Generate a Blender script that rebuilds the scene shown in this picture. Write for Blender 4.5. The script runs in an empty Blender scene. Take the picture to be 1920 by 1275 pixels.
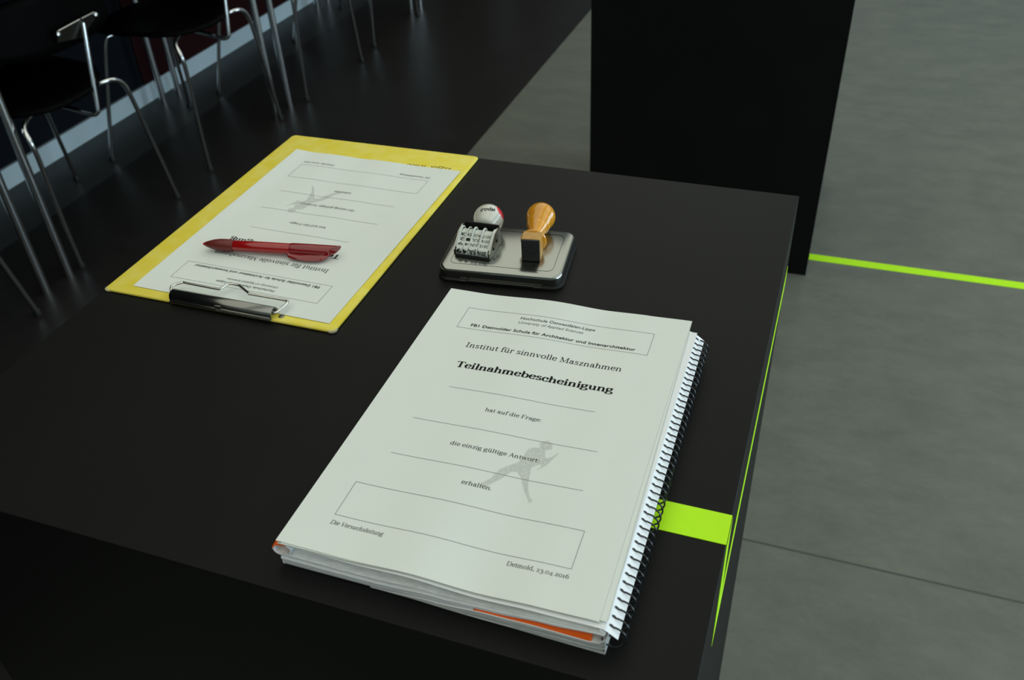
import bpy, bmesh, math, random
from mathutils import Vector, Matrix
random.seed(7)
C = bpy.context.scene.collection
H = 0.9                                   # plinth height; all builders work with z = 0 on the plinth top

# ------------------------------------------------------------------ camera
cam_d = bpy.data.cameras.new('camera'); cam = bpy.data.objects.new('camera', cam_d); C.objects.link(cam)
bpy.context.scene.camera = cam
F_PX, YAW, PITCH, ROLL = 1698.73, -0.3726, 0.6504, -0.0555
fw = Vector((math.sin(YAW)*math.cos(PITCH), math.cos(YAW)*math.cos(PITCH), -math.sin(PITCH)))
rt0 = Vector((math.cos(YAW), -math.sin(YAW), 0)); up0 = rt0.cross(fw)
rt = math.cos(ROLL)*rt0 + math.sin(ROLL)*up0; up = -math.sin(ROLL)*rt0 + math.cos(ROLL)*up0
M = Matrix((rt, up, -fw)).transposed().to_4x4()
M.translation = Vector((0.0166, -0.8802, 0.4621 + H))
cam.matrix_world = M
cam_d.sensor_width = 36; cam_d.sensor_fit = 'HORIZONTAL'; cam_d.lens = F_PX*36/1920
cam_d.clip_start = 0.02
cam_d.dof.use_dof = True; cam_d.dof.focus_distance = 0.74; cam_d.dof.aperture_fstop = 13

# ------------------------------------------------------------------ light and exposure
sc = bpy.context.scene
sc.view_settings.view_transform = 'Standard'; sc.view_settings.look = 'None'
sc.view_settings.gamma = 1; sc.view_settings.use_curve_mapping = False
sc.view_settings.exposure = 0.40
w = bpy.data.worlds.new('world'); sc.world = w; w.use_nodes = True
w.node_tree.nodes['Background'].inputs[0].default_value = (0.55, 0.75, 1, 1)
w.node_tree.nodes['Background'].inputs[1].default_value = 0.3

def area(name, loc, rot, sx, sy, power, col):
    d = bpy.data.lights.new(name, 'AREA'); d.shape = 'RECTANGLE'; d.size = sx; d.size_y = sy
    d.energy = power; d.color = col
    o = bpy.data.objects.new(name, d); o.location = loc; o.rotation_euler = rot; C.objects.link(o); return o
# daylight entering by the window band of the right wall
area('window_daylight', (4.42, 1.2, 1.2), (0, math.radians(90), 0), 1.9, 8.4, 190, (0.66, 0.86, 1.0))
# the luminous ceiling panels of the hall
area('ceiling_lamp', (-.9, 1.2, 3.05), (0, 0, 0), 2.6, 9.6, 56, (1.0, 1.0, 0.86))
area('ceiling_lamp', (2.2, 1.2, 3.05), (0, 0, 0), 2.6, 9.6, 56, (1.0, 1.0, 0.86))

# ------------------------------------------------------------------ materials
def mat(name, col, rough=0.5, metal=0.0, spec=0.5, noise=None, bump=None, trans=0.0, coat=0.0, sss=0.0, emit=None):
    m = bpy.data.materials.new(name); m.use_nodes = True; nt = m.node_tree; b = nt.nodes['Principled BSDF']
    b.inputs['Base Color'].default_value = (*col, 1); b.inputs['Roughness'].default_value = rough
    b.inputs['Metallic'].default_value = metal; b.inputs['Specular IOR Level'].default_value = spec
    b.inputs['Transmission Weight'].default_value = trans; b.inputs['Coat Weight'].default_value = coat
    if sss:
        b.inputs['Subsurface Weight'].default_value = sss; b.inputs['Subsurface Scale'].default_value = 0.004
    tc = nt.nodes.new('ShaderNodeTexCoord')
    if noise:
        sc_, amt, col2 = noise
        n = nt.nodes.new('ShaderNodeTexNoise'); n.inputs['Scale'].default_value = sc_; n.inputs['Detail'].default_value = 6
        nt.links.new(tc.outputs['Object'], n.inputs['Vector'])
        r = nt.nodes.new('ShaderNodeMapRange'); r.inputs[1].default_value = 0.35; r.inputs[2].default_value = 0.68
        r.inputs[3].default_value = 0; r.inputs[4].default_value = amt
        mx = nt.nodes.new('ShaderNodeMix'); mx.data_type = 'RGBA'
        mx.inputs[6].default_value = (*col, 1); mx.inputs[7].default_value = (*col2, 1)
        nt.links.new(n.outputs[0], r.inputs[0]); nt.links.new(r.outputs[0], mx.inputs[0])
        nt.links.new(mx.outputs[2], b.inputs['Base Color'])
    if bump:
        n = nt.nodes.new('ShaderNodeTexNoise'); n.inputs['Scale'].default_value = bump[0]; n.inputs['Detail'].default_value = 4
        nt.links.new(tc.outputs['Object'], n.inputs['Vector'])
        bp = nt.nodes.new('ShaderNodeBump'); bp.inputs['Strength'].default_value = bump[1]; bp.inputs['Distance'].default_value = bump[2]
        nt.links.new(n.outputs[0], bp.inputs['Height']); nt.links.new(bp.outputs[0], b.inputs['Normal'])
    return m

PAPER = (0.72, 0.765, 0.725)
MT = {
 'black': mat('black_laminate', (0.0034, 0.0036, 0.0034), 0.5, spec=0.15, noise=(9, .6, (0.0050, 0.0052, 0.0048)), bump=(900, .10, .0004)),
 'paper': mat('white_paper', PAPER, 0.75, spec=0.2, noise=(30, .5, (0.70, 0.75, 0.71))),
 'page': mat('bright_paper', (0.80, 0.83, 0.85), 0.7, spec=0.2),
 'ink': mat('print_black', (0.010, 0.011, 0.011), 0.8, spec=.1),
 'grey_ink': mat('print_line_grey', (0.16, 0.17, 0.17), 0.6),
 'halftone': mat('print_halftone', (0.50, 0.53, 0.50), 0.75, noise=(900, .9, (0.62, 0.66, 0.62)), spec=0.2),
 'yellow': mat('yellow_board', (0.74, 0.61, 0.050), 0.62, spec=0.3, noise=(60, .55, (0.80, 0.72, 0.20)), bump=(400, .2, .0005)),
 'board_core': mat('board_worn', (0.30, 0.29, 0.26), 0.8, noise=(300, .8, (0.6, 0.55, 0.2))),
 'steel': mat('polished_steel', (0.62, 0.62, 0.58), 0.16, 1.0),
 'dark_steel': mat('dark_polished_steel', (0.24, 0.24, 0.22), 0.26, 1.0),
 'tin': mat('brushed_tin', (0.36, 0.372, 0.34), 0.20, 1.0, bump=(500, .05, .0002)),
 'tin_dark': mat('tin_black_base', (0.006, 0.006, 0.006), 0.45, spec=.2),
 'gunmetal': mat('dull_tin', (0.13, 0.13, 0.12), 0.4, 1.0),
 'chrome': mat('chrome', (0.70, 0.72, 0.72), 0.16, 1.0),
 'chair_black': mat('chair_black_plywood', (0.0012, 0.0012, 0.0013), 0.6, spec=0.04),
 'rubber': mat('black_rubber', (0.008, 0.008, 0.008), 0.6),
 'red': mat('red_translucent_plastic', (0.42, 0.006, 0.006), 0.16, trans=0.25, coat=0.5, spec=0.5),
 'red_grip': mat('red_grip', (0.13, 0.012, 0.009), 0.42),
 'red_clip': mat('dark_red_plastic', (0.22, 0.006, 0.008), 0.14, coat=0.4),
 'red_paint': mat('red_plastic', (0.70, 0.03, 0.05), 0.3),
 'wood': mat('varnished_wood', (0.66, 0.29, 0.014), 0.14, coat=0.7, noise=(25, .5, (0.58, 0.23, 0.010))),
 'wood_cut': mat('block_wood', (0.50, 0.27, 0.055), 0.35, noise=(200, .7, (0.40, 0.20, 0.04))),
 'knob_white': mat('pale_plastic', (0.60, 0.60, 0.53), 0.16, coat=0.5),
 'band': mat('pale_rubber_band', (0.56, 0.60, 0.55), 0.45),
 'orange': mat('orange_card', (0.95, 0.13, 0.004), 0.55, spec=.3),
 'coil': mat('black_plastic_coil', (0.008, 0.009, 0.010), 0.28),
 'lime': mat('lime_fluorescent_tape', (0.48, 0.90, 0.002), 0.5, noise=(60, .4, (0.43, 0.85, 0.002)), spec=0.3),
 'navy': mat('wall_navy', (0.0035, 0.0050, 0.0085), 0.7, spec=.15),
 'maroon': mat('wall_dark_red', (0.020, 0.0025, 0.0030), 0.7, spec=.12),
 'skirt': mat('baseboard_pale', (0.60, 0.72, 0.76), 0.45, noise=(12, .5, (0.54, 0.66, 0.70))),
 'wall': mat('wall_grey', (0.22, 0.23, 0.22), 0.8),
 'wall_dark': mat('wall_charcoal', (0.22, 0.22, 0.21), 0.8),
 'ceiling': mat('ceiling_grey', (0.5, 0.5, 0.46), 0.8),
 'frame': mat('window_frame_grey', (0.25, 0.26, 0.27), 0.4),
}
# sheaf edge: shade of the page gaps coloured in as fine lines along uv.y
def sheaf_mat(name, c1, c2):
    m = bpy.data.materials.new(name); m.use_nodes = True; nt = m.node_tree; b = nt.nodes['Principled BSDF']
    b.inputs['Roughness'].default_value = 0.75; b.inputs['Specular IOR Level'].default_value = 0.2
    uv = nt.nodes.new('ShaderNodeUVMap'); mp = nt.nodes.new('ShaderNodeMapping'); mp.inputs['Scale'].default_value = (1.2, 34, 1)
    n = nt.nodes.new('ShaderNodeTexNoise'); n.inputs['Scale'].default_value = 1.0; n.inputs['Detail'].default_value = 5; n.inputs['Roughness'].default_value = .7
    r = nt.nodes.new('ShaderNodeValToRGB'); r.color_ramp.elements[0].color = (*c2, 1); r.color_ramp.elements[1].color = (*c1, 1)
    r.color_ramp.elements[0].position = .3; r.color_ramp.elements[1].position = .62
    nt.links.new(uv.outputs[0], mp.inputs[0]); nt.links.new(mp.outputs[0], n.inputs['Vector'])
    nt.links.new(n.outputs[0], r.inputs[0]); nt.links.new(r.outputs[0], b.inputs['Base Color']); return m
MT['sheaf'] = sheaf_mat('page_edges', (0.80, 0.83, 0.82), (0.60, 0.63, 0.63))
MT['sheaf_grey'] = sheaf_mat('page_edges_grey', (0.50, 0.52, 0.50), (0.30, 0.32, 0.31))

def floor_mat():
    m = bpy.data.materials.new('floor_lino'); m.use_nodes = True; nt = m.node_tree; b = nt.nodes['Principled BSDF']
    N = nt.nodes.new; L = nt.links.new
    g = N('ShaderNodeNewGeometry'); s = N('ShaderNodeSeparateXYZ'); L(g.outputs['Position'], s.inputs[0])
    def gt(sock, v, greater=True):
        k = N('ShaderNodeMath'); k.operation = 'GREATER_THAN' if greater else 'LESS_THAN'; L(sock, k.inputs[0]); k.inputs[1].default_value = v; return k.outputs[0]
    def mul(a, c):
        k = N('ShaderNodeMath'); k.operation = 'MULTIPLY'; L(a, k.inputs[0]); L(c, k.inputs[1]); return k.outputs[0]
    def mix(f, a, c):
        k = N('ShaderNodeMix'); k.data_type = 'RGBA'; L(f, k.inputs[0])
        for i, v in ((6, a), (7, c)):
            if isinstance(v, tuple): k.inputs[i].default_value = (*v, 1)
            else: L(v, k.inputs[i])
        return k.outputs[2]
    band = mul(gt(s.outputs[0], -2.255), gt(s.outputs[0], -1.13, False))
    n1 = N('ShaderNodeTexNoise'); n1.inputs['Scale'].default_value = 5.5; n1.inputs['Detail'].default_value = 9; n1.inputs['Roughness'].default_value = .8
    mp = N('ShaderNodeMapping'); mp.inputs['Scale'].default_value = (1, 1.7, 1); L(g.outputs['Position'], mp.inputs[0]); L(mp.outputs[0], n1.inputs['Vector'])
    r1 = N('ShaderNodeMapRange'); r1.inputs[1].default_value = .32; r1.inputs[2].default_value = .68; L(n1.outputs[0], r1.inputs[0])
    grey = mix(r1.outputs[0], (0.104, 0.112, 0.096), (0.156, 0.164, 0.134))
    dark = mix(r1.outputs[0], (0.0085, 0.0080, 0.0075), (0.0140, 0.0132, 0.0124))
    seam = mul(mul(gt(s.outputs[1], 0.3185), gt(s.outputs[1], 0.3235, False)), gt(s.outputs[0], -1.13))
    grey2 = mix(seam, grey, (0.064, 0.068, 0.060))
    wallstrip = gt(s.outputs[0], -2.255, False)  # grey floor by the wall: shade under the tables put into its colour
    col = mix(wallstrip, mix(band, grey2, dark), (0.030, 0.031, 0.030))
    L(col, b.inputs['Base Color'])
    b.inputs['Roughness'].default_value = 0.40; b.inputs['Specular IOR Level'].default_value = 0.22
    n2 = N('ShaderNodeTexNoise'); n2.inputs['Scale'].default_value = 60; L(g.outputs['Position'], n2.inputs['Vector'])
    bp = N('ShaderNodeBump'); bp.inputs['Strength'].default_value = .08; bp.inputs['Distance'].default_value = .002
    L(n2.outputs[0], bp.inputs['Height']); L(bp.outputs[0], b.inputs['Normal'])
    return m
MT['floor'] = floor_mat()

# ------------------------------------------------------------------ mesh helpers
class MB:
    """collects vertices and faces in the plinth-top frame; build() links ONE mesh object"""
    def __init__(s): s.v = []; s.f = []; s.m = []; s.mats = []; s.uv = {}; s.smooth = True
    def mi(s, k):
        if k not in s.mats: s.mats.append(k)
        return s.mats.index(k)
    def face(s, idx, k, uv=None):
        s.f.append(tuple(idx)); s.m.append(s.mi(k))
        if uv: s.uv[len(s.f)-1] = uv
    def add(s, verts): 
        n = len(s.v); s.v += [tuple(p) for p in verts]; return n
    def poly(s, pts, k): 
        n = s.add(pts); s.face(range(n, n+len(pts)), k)
    def box(s, a, b, k, R=None, T=None):
        (x0, y0, z0), (x1, y1, z1) = a, b
        P = [Vector(p) for p in ((x0,y0,z0),(x1,y0,z0),(x1,y1,z0),(x0,y1,z0),(x0,y0,z1),(x1,y0,z1),(x1,y1,z1),(x0,y1,z1))]
        if R is not None: P = [R @ p for p in P]
        if T is not None: P = [p + Vector(T) for p in P]
        n = s.add(P)
        for q in ((0,3,2,1),(4,5,6,7),(0,1,5,4),(1,2,6,5),(2,3,7,6),(3,0,4,7)): s.face([n+i for i in q], k)
    def tube(s, pts, r, k, seg=12, closed=False, caps=True):
        pts = [Vector(p) for p in pts]; n = len(pts); rr = r if isinstance(r, (list, tuple)) else [r]*n
        t0 = (pts[1]-pts[0]).normalized(); nrm = t0.orthogonal().normalized(); rings = []
        for i in range(n):
            if closed: t = (pts[(i+1) % n]-pts[i-1]).normalized()
            else: t = (pts[min(i+1, n-1)]-pts[max(i-1, 0)]).normalized()
            nrm = (nrm - t*nrm.dot(t)).normalized(); bn = t.cross(nrm)
            rings.append(s.add([pts[i]+rr[i]*(math.cos(a)*nrm+math.sin(a)*bn) for a in [2*math.pi*j/seg for j in range(seg)]]))
        for i in range(n if closed else n-1):
            a, b = rings[i], rings[(i+1) % n]
            for j in range(seg): s.face((a+j, a+(j+1) % seg, b+(j+1) % seg, b+j), k)
        if caps and not closed:
            s.face([rings[0]+j for j in reversed(range(seg))], k); s.face([rings[-1]+j for j in range(seg)], k)
    def lathe(s, prof, o, ax, k, seg=40, kf=None):
        """prof: (distance along axis, radius)"""
        ax = Vector(ax).normalized(); o = Vector(o); n = ax.orthogonal().normalized(); b = ax.cross(n); rings = []
        for d, r in prof: rings.append(s.add([o+ax*d+max(r, 1e-5)*(math.cos(2*math.pi*j/seg)*n+math.sin(2*math.pi*j/seg)*b) for j in range(seg)]))
        for i in range(len(prof)-1):
            for j in range(seg):
                q = (rings[i]+j, rings[i]+(j+1) % seg, rings[i+1]+(j+1) % seg, rings[i+1]+j)
                kk = k
                if kf:
                    c = sum((Vector(s.v[t]) for t in q), Vector())/4
                    kk = kf(c) or k
                s.face(q, kk)
    def build(s, name, parent=None, origin=None, bevel=0, smooth=True, solid=0, ang=40):
        if parent is not None: o3 = Vector(parent['_o']) if '_o' in parent else Vector()
        elif origin is not None: o3 = Vector(origin)
        else:
            o3 = Vector((sum(p[0] for p in s.v)/len(s.v), sum(p[1] for p in s.v)/len(s.v), min(p[2] for p in s.v)))
        me = bpy.data.meshes.new(name); me.from_pydata([tuple(Vector(p)-o3) for p in s.v], [], s.f)
        for k in s.mats: me.materials.append(MT[k])
        for p, i in zip(me.polygons, s.m): p.material_index = i; p.use_smooth = smooth
        if s.uv:
            ul = me.uv_layers.new(name='UVMap')
            for fi, uv in s.uv.items():
                for li, c in zip(me.polygons[fi].loop_indices, uv): ul.data[li].uv = c
        me.validate(); me.update()
        if smooth:
            try: me.set_sharp_from_angle(angle=math.radians(ang))
            except Exception: pass
        ob = bpy.data.objects.new(name, me); C.objects.link(ob)
        if parent is not None:
            ob.parent = parent; ob['_o'] = tuple(o3)
        else:
            ob.location = o3+Vector((0, 0, H)); ob['_o'] = tuple(o3)
        if solid:
            md = ob.modifiers.new('thickness', 'SOLIDIFY'); md.thickness = solid; md.offset = -1
        if bevel:
            md = ob.modifiers.new('bevel', 'BEVEL'); md.width = bevel; md.segments = 3; md.limit_method = 'ANGLE'
        return ob
def tag(o, label=None, cat=None, group=None, kind=None):
    if label: o['label'] = label
    if cat: o['category'] = cat
    if group: o['group'] = group
    if kind: o['kind'] = kind
    return o
def empty(name, origin, label, cat, group=None):
    o = bpy.data.objects.new(name, None); C.objects.link(o); o.empty_display_size = .02
    o.location = Vector(origin)+Vector((0, 0, H)); o['_o'] = tuple(origin); return tag(o, label, cat, group)
def smooth_path(pts, n=6):
    P = [Vector(p) for p in pts]; P = [P[0]*2-P[1]]+P+[P[-1]*2-P[-2]]; out = []
    for i in range(1, len(P)-2):
        a, b, c, d = P[i-1:i+3]
        for j in range(n):
            t = j/n; out.append(.5*((2*b)+(c-a)*t+(2*a-5*b+4*c-d)*t*t+(3*b-a-3*c+d)*t**3))
    out.append(P[-2]); return out
def lerp_prof(P, x):
    if x <= P[0][0]: return P[0][1]
    for (a, b), (c, d) in zip(P, P[1:]):
        if x <= c:
            t = (x-a)/(c-a); t = t*t*(3-2*t); return b+(d-b)*t
    return P[-1][1]

# ------------------------------------------------------------------ the room
def struct(mb, name, **k): return tag(mb.build(name, smooth=False, **k), kind='structure')
XL, XR, YN, YF, ZC = -2.545, 4.5, -4.0, 7.0, 2.2
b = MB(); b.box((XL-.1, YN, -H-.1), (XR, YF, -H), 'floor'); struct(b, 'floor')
b = MB(); b.box((XL-.1, YN, ZC), (XR, YF, ZC+.1), 'ceiling'); struct(b, 'ceiling')
b = MB(); b.box((XL-.1, YN, -H), (XL, YF, ZC), 'navy'); struct(b, 'wall_left')
b = MB(); b.box((XL, 1.86, -.832), (XL+.006, YF, ZC), 'maroon'); struct(b, 'trim_1')
b = MB(); b.box((XL, YN, -H), (XL+.012, YF, -.832), 'skirt'); struct(b, 'baseboard_left')
b = MB(); b.box((XL-.1, YN-.1, -H), (XR, YN, ZC), 'wall_dark'); struct(b, 'wall_near')
b = MB()
b.box((XL-.1, YF, -H), (XR, YF+.1, -.05), 'wall'); b.box((XL-.1, YF, 1.75), (XR, YF+.1, ZC), 'wall')
b.box((XL-.1, YF, -.05), (-1.95, YF+.1, 1.75), 'wall'); b.box((1.55, YF, -.05), (XR, YF+.1, 1.75), 'wall'); struct(b, 'wall_far')
b = MB()
b.box((XR, YN, -H), (XR+.1, YF, -.15), 'wall'); b.box((XR, YN, 1.9), (XR+.1, YF, ZC), 'wall')
b.box((XR, YN, -.15), (XR+.1, -3.0, 1.9), 'wall'); b.box((XR, 5.5, -.15), (XR+.1, YF, 1.9), 'wall'); struct(b, 'wall_right')
b = MB()
for y in (-3.0, -1.6, -.3, 1.12, 2.56, 4.0, 5.44): b.box((XR, y, -.15), (XR+.06, y+.06, 1.9), 'frame')
for z in (-.15, 1.84): b.box((XR, -3.0, z), (XR+.06, 5.5, z+.06), 'frame')
struct(b, 'window_1')
b = MB()
for x in (-1.95, -.23, 1.49): b.box((x, YF+.02, -.05), (x+.06, YF+.08, 1.75), 'frame')
for z in (-.05, 1.69): b.box((-1.95, YF+.02, z), (1.55, YF+.08, z+.06), 'frame')
struct(b, 'window_2')

# ------------------------------------------------------------------ plinths and tape
b = MB(); b.box((-.6, -.6, -H), (0, 0, 0), 'black')
tag(b.build('display_plinth', origin=(-.3, -.3, -H), smooth=False, bevel=.0008), 'black plinth in front carrying the papers, stamps and clipboard', 'plinth')
b = MB(); b.box((-.572, 1.272, -H), (.025, 1.87, .02), 'black')
tag(b.build('display_plinth', origin=(-.27, 1.57, -H), smooth=False, bevel=.0008), 'plain black plinth standing alone on the floor behind the stamp plinth', 'plinth')
b = MB(); e = .0004
def strip(a, c, t):                      # thin tape box, grown by its own thickness
    b.box(a, c, 'lime')
b.box((-.10, -.481, 0), (e, -.455, e), 'lime')
b.box((0, -.481, -.086), (e, -.455, e), 'lime')
b.box((0, -.481, -.110), (e, 0, -.086), 'lime')
tag(b.build('tape_strip', smooth=False), 'lime green tape wrapped over the plinth edge beside the spiral notebook', 'tape')
b = MB(); b.box((.026, 1.355, -H), (3.6, 1.386, -H+.0008), 'lime')
tag(b.build('tape_strip', smooth=False), 'long straight lime green tape line on the grey floor', 'tape')

# ------------------------------------------------------------------ lettering
def el(cx, cy, rx, ry, n=18): return ('o', [(cx+rx*math.cos(2*math.pi*i/n), cy+ry*math.sin(2*math.pi*i/n)) for i in range(n+1)])
def S(x0, x1, y): return ('h', [(x0, y), (x1, y)])
def ST(x, y0, y1): return ('v', [(x, y0), (x, y1)])
def Cv(*p): return ('c', list(p))
def D(x, y): return ('d', [(x, y)])
def dg(k, *p): return (k, list(p))
GL = {
'a': (.50, [Cv((.10,.36),(.14,.44),(.23,.475),(.32,.44),(.355,.33),(.355,.1),(.385,.03),(.43,.01),(.48,.035)), Cv((.35,.29),(.22,.255),(.11,.20),(.075,.11),(.12,.03),(.21,.01),(.30,.05),(.35,.12)), D(.115,.365)]),
'b': (.56, [ST(.13,.0,.71), S(.05,.13,.71), Cv((.13,.35),(.2,.44),(.30,.47),(.42,.41),(.48,.25),(.43,.07),(.30,.01),(.2,.03),(.13,.08))]),
'c': (.46, [Cv((.40,.37),(.35,.44),(.27,.475),(.14,.42),(.07,.24),(.13,.06),(.26,.01),(.36,.04),(.42,.11)), D(.375,.36)]),
'd': (.57, [ST(.42,.0,.71), S(.34,.42,.71), S(.42,.52,0), Cv((.42,.36),(.35,.45),(.26,.47),(.13,.41),(.07,.24),(.12,.06),(.24,.01),(.34,.04),(.42,.13))]),
'e': (.48, [S(.09,.41,.27), Cv((.415,.27),(.38,.42),(.27,.475),(.14,.43),(.07,.25),(.13,.07),(.26,.01),(.36,.04),(.42,.12))]),
'f': (.33, [Cv((.38,.66),(.31,.71),(.22,.69),(.17,.60),(.16,.48),(.16,0)), S(.04,.32,.46), S(.06,.29,0), D(.36,.65)]),
'g': (.51, [el(.22,.33,.15,.14), Cv((.13,.21),(.09,.15),(.11,.09),(.22,.065),(.36,.05),(.44,-.02),(.42,-.12),(.28,-.19),(.12,-.18),(.05,-.11),(.08,-.03),(.16,.02)), Cv((.33,.42),(.39,.47),(.48,.46))]),
'h': (.58, [ST(.13,0,.71), S(.05,.13,.71), S(.04,.22,0), Cv((.13,.34),(.21,.43),(.31,.47),(.40,.42),(.43,.32),(.43,0)), S(.35,.53,0)]),
'i': (.29, [ST(.14,0,.46), S(.05,.14,.46), S(.05,.24,0), D(.14,.64)]),
'l': (.28, [ST(.14,0,.71), S(.05,.14,.71), S(.05,.24,0)]),
'm': (.87, [ST(.13,0,.46), S(.05,.13,.46), S(.04,.22,0), Cv((.13,.34),(.21,.43),(.30,.47),(.38,.42),(.41,.32),(.41,0)), S(.33,.50,0), Cv((.41,.34),(.49,.43),(.59,.47),(.68,.42),(.71,.32),(.71,0)), S(.63,.81,0)]),
'n': (.59, [ST(.13,0,.46), S(.05,.13,.46), S(.04,.22,0), Cv((.13,.34),(.21,.43),(.31,.47),(.40,.42),(.43,.32),(.43,0)), S(.35,.53,0)]),
'o': (.53, [el(.265,.24,.195,.23)]),
'r': (.41, [ST(.13,0,.46), S(.05,.13,.46), S(.04,.25,0), Cv((.13,.32),(.20,.43),(.29,.47),(.36,.44)), D(.345,.42)]),
's': (.43, [Cv((.34,.38),(.29,.45),(.21,.475),(.12,.43),(.10,.35),(.16,.285),(.27,.235),(.345,.16),(.32,.05),(.21,.01),(.12,.03),(.07,.11)), S(.32,.35,.40), S(.06,.09,.08)]),
't': (.35, [Cv((.155,.60),(.155,.12),(.18,.03),(.25,.01),(.33,.045)), S(.04,.32,.46)]),
'u': (.58, [Cv((.13,.46),(.13,.14),(.17,.04),(.25,.01),(.35,.05),(.42,.13)), ST(.42,0,.46), S(.04,.13,.46), S(.33,.42,.46), S(.42,.52,0)]),
'v': (.50, [dg('K',(.09,.46),(.25,.0)), dg('k',(.25,.0),(.41,.46)), S(.02,.18,.46), S(.34,.48,.46)]),
'w': (.74, [dg('K',(.08,.46),(.22,.0)), dg('k',(.22,.0),(.36,.44)), dg('K',(.36,.46),(.50,.0)), dg('k',(.50,.0),(.65,.46)), S(.01,.17,.46), S(.29,.42,.46), S(.58,.72,.46)]),
'z': (.45, [S(.07,.39,.45), S(.07,.40,.01), dg('K',(.37,.45),(.09,.01)), ST(.075,.36,.45), ST(.395,.01,.10)]),
'A': (.68, [dg('k',(.10,.0),(.33,.70)), dg('K',(.34,.70),(.58,.0)), S(.18,.47,.25), S(.02,.19,0), S(.48,.67,0)]),
'D': (.76, [ST(.16,0,.69), S(.05,.34,.69), S(.05,.34,0), Cv((.30,.69),(.50,.66),(.64,.53),(.68,.35),(.64,.16),(.50,.03),(.30,.0))]),
'F': (.61, [ST(.16,0,.69), S(.05,.55,.69), S(.16,.42,.36), S(.05,.28,0), ST(.54,.54,.69), ST(.42,.28,.44)]),
'I': (.40, [ST(.20,0,.69), S(.07,.33,.69), S(.07,.33,0)]),
'M': (.93, [dg('k',(.15,.0),(.18,.69)), dg('K',(.18,.69),(.45,.04)), dg('k',(.45,.04),(.74,.69)), ST(.76,0,.69), S(.05,.20,.69), S(.72,.88,.69), S(.05,.26,0), S(.66,.88,0)]),
'T': (.63, [ST(.315,0,.69), S(.04,.59,.69), S(.20,.43,0), ST(.05,.53,.69), ST(.585,.53,.69)]),
'V': (.67, [dg('K',(.10,.69),(.34,.0)), dg('k',(.34,.0),(.57,.69)), S(.01,.21,.69), S(.47,.66,.69)]),
'0': (.56, [el(.28,.24,.21,.235)]), '1': (.40, [ST(.21,0,.46), S(.08,.21,.44), S(.09,.33,0)]),
'2': (.52, [Cv((.09,.36),(.13,.44),(.24,.475),(.36,.42),(.38,.32),(.28,.18),(.08,.02)), S(.08,.43,.015), ST(.43,.0,.10)]),
'3': (.50, [Cv((.09,.38),(.15,.45),(.25,.475),(.37,.42),(.37,.31),(.28,.24),(.17,.22)), Cv((.17,.22),(.32,.20),(.41,.09),(.38,-.08),(.24,-.18),(.10,-.19)), D(.10,-.17)]),
'4': (.55, [ST(.37,-.19,.46), dg('k',(.36,.46),(.06,.02)), S(.05,.50,.015)]),
'6': (.54, [el(.27,.21,.19,.205), Cv((.08,.20),(.10,.42),(.22,.60),(.42,.69))]),
':': (.26, [D(.13,.05), D(.13,.42)]), '.': (.26, [D(.12,.05)]), ',': (.26, [D(.12,.05), Cv((.15,.04),(.14,-.05),(.09,-.12))]), ' ': (.25, []),
}
GL['\u00fc'] = (GL['u'][0], GL['u'][1]+[D(.17,.62), D(.36,.62)])
def ribbon(P, wf, closed=False):
    out = []; n = len(P)
    L_, R_ = [], []
    for i in range(n):
        a = P[(i-1) % (n-1)] if closed else P[max(i-1, 0)]; c = P[(i+1) % (n-1)] if closed else P[min(i+1, n-1)]
        if closed and i == n-1: a = P[n-2]; c = P[1]
        if closed and i == 0: a = P[n-2]; c = P[1]
        dx, dy = c[0]-a[0], c[1]-a[1]; l = math.hypot(dx, dy) or 1; dx /= l; dy /= l; hw = wf(dx, dy)/2
        L_.append((P[i][0]-dy*hw, P[i][1]+dx*hw)); R_.append((P[i][0]+dy*hw, P[i][1]-dx*hw))
    for i in range(n-1): out.append([L_[i], L_[i+1], R_[i+1], R_[i]])
    return out
def serif_glyph(ch, bold):
    TK, TN = (.165, .05) if bold else (.088, .038)
    adv, st = GL[ch]; ex = 1.13 if bold else 1.0; polys = []
    for k, pts in st:
        P = [(x*ex, y) for x, y in pts]
        if k == 'h': P = [(P[0][0]-(.02 if bold else 0), P[0][1]), (P[1][0]+(.02 if bold else 0), P[1][1])]; polys += ribbon(P, lambda a, c: TN*1.1)
        elif k == 'v': polys += ribbon(P, lambda a, c: TK if abs(P[1][1]-P[0][1]) > .3 else TN)
        elif k == 'K': polys += ribbon(P, lambda a, c: TK)
        elif k == 'k': polys += ribbon(P, lambda a, c: TN)
        elif k == 'd':
            r = TK*.62; polys.append([(P[0][0]+r*math.cos(i*math.pi/4), P[0][1]+r*math.sin(i*math.pi/4)) for i in range(8)])
        elif k == 'o': polys += ribbon(P, lambda a, c: TN+(TK-TN)*abs(c)**1.3, True)
        else:
            Q = [(v[0], v[1]) for v in smooth_path([(x, y, 0) for x, y in P], 4)]
            polys += ribbon(Q, lambda a, c: TN+(TK-TN)*abs(c)**1.3)
    return adv*ex, polys
def serif_text(t, bold=False, italic=False):
    x = 0; out = []
    for ch in t:
        adv, ps = serif_glyph(ch, bold)
        for p in ps: out.append([(x+a+(c*.22 if italic else 0), c) for a, c in p])
        x += adv
    return x, out
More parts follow.
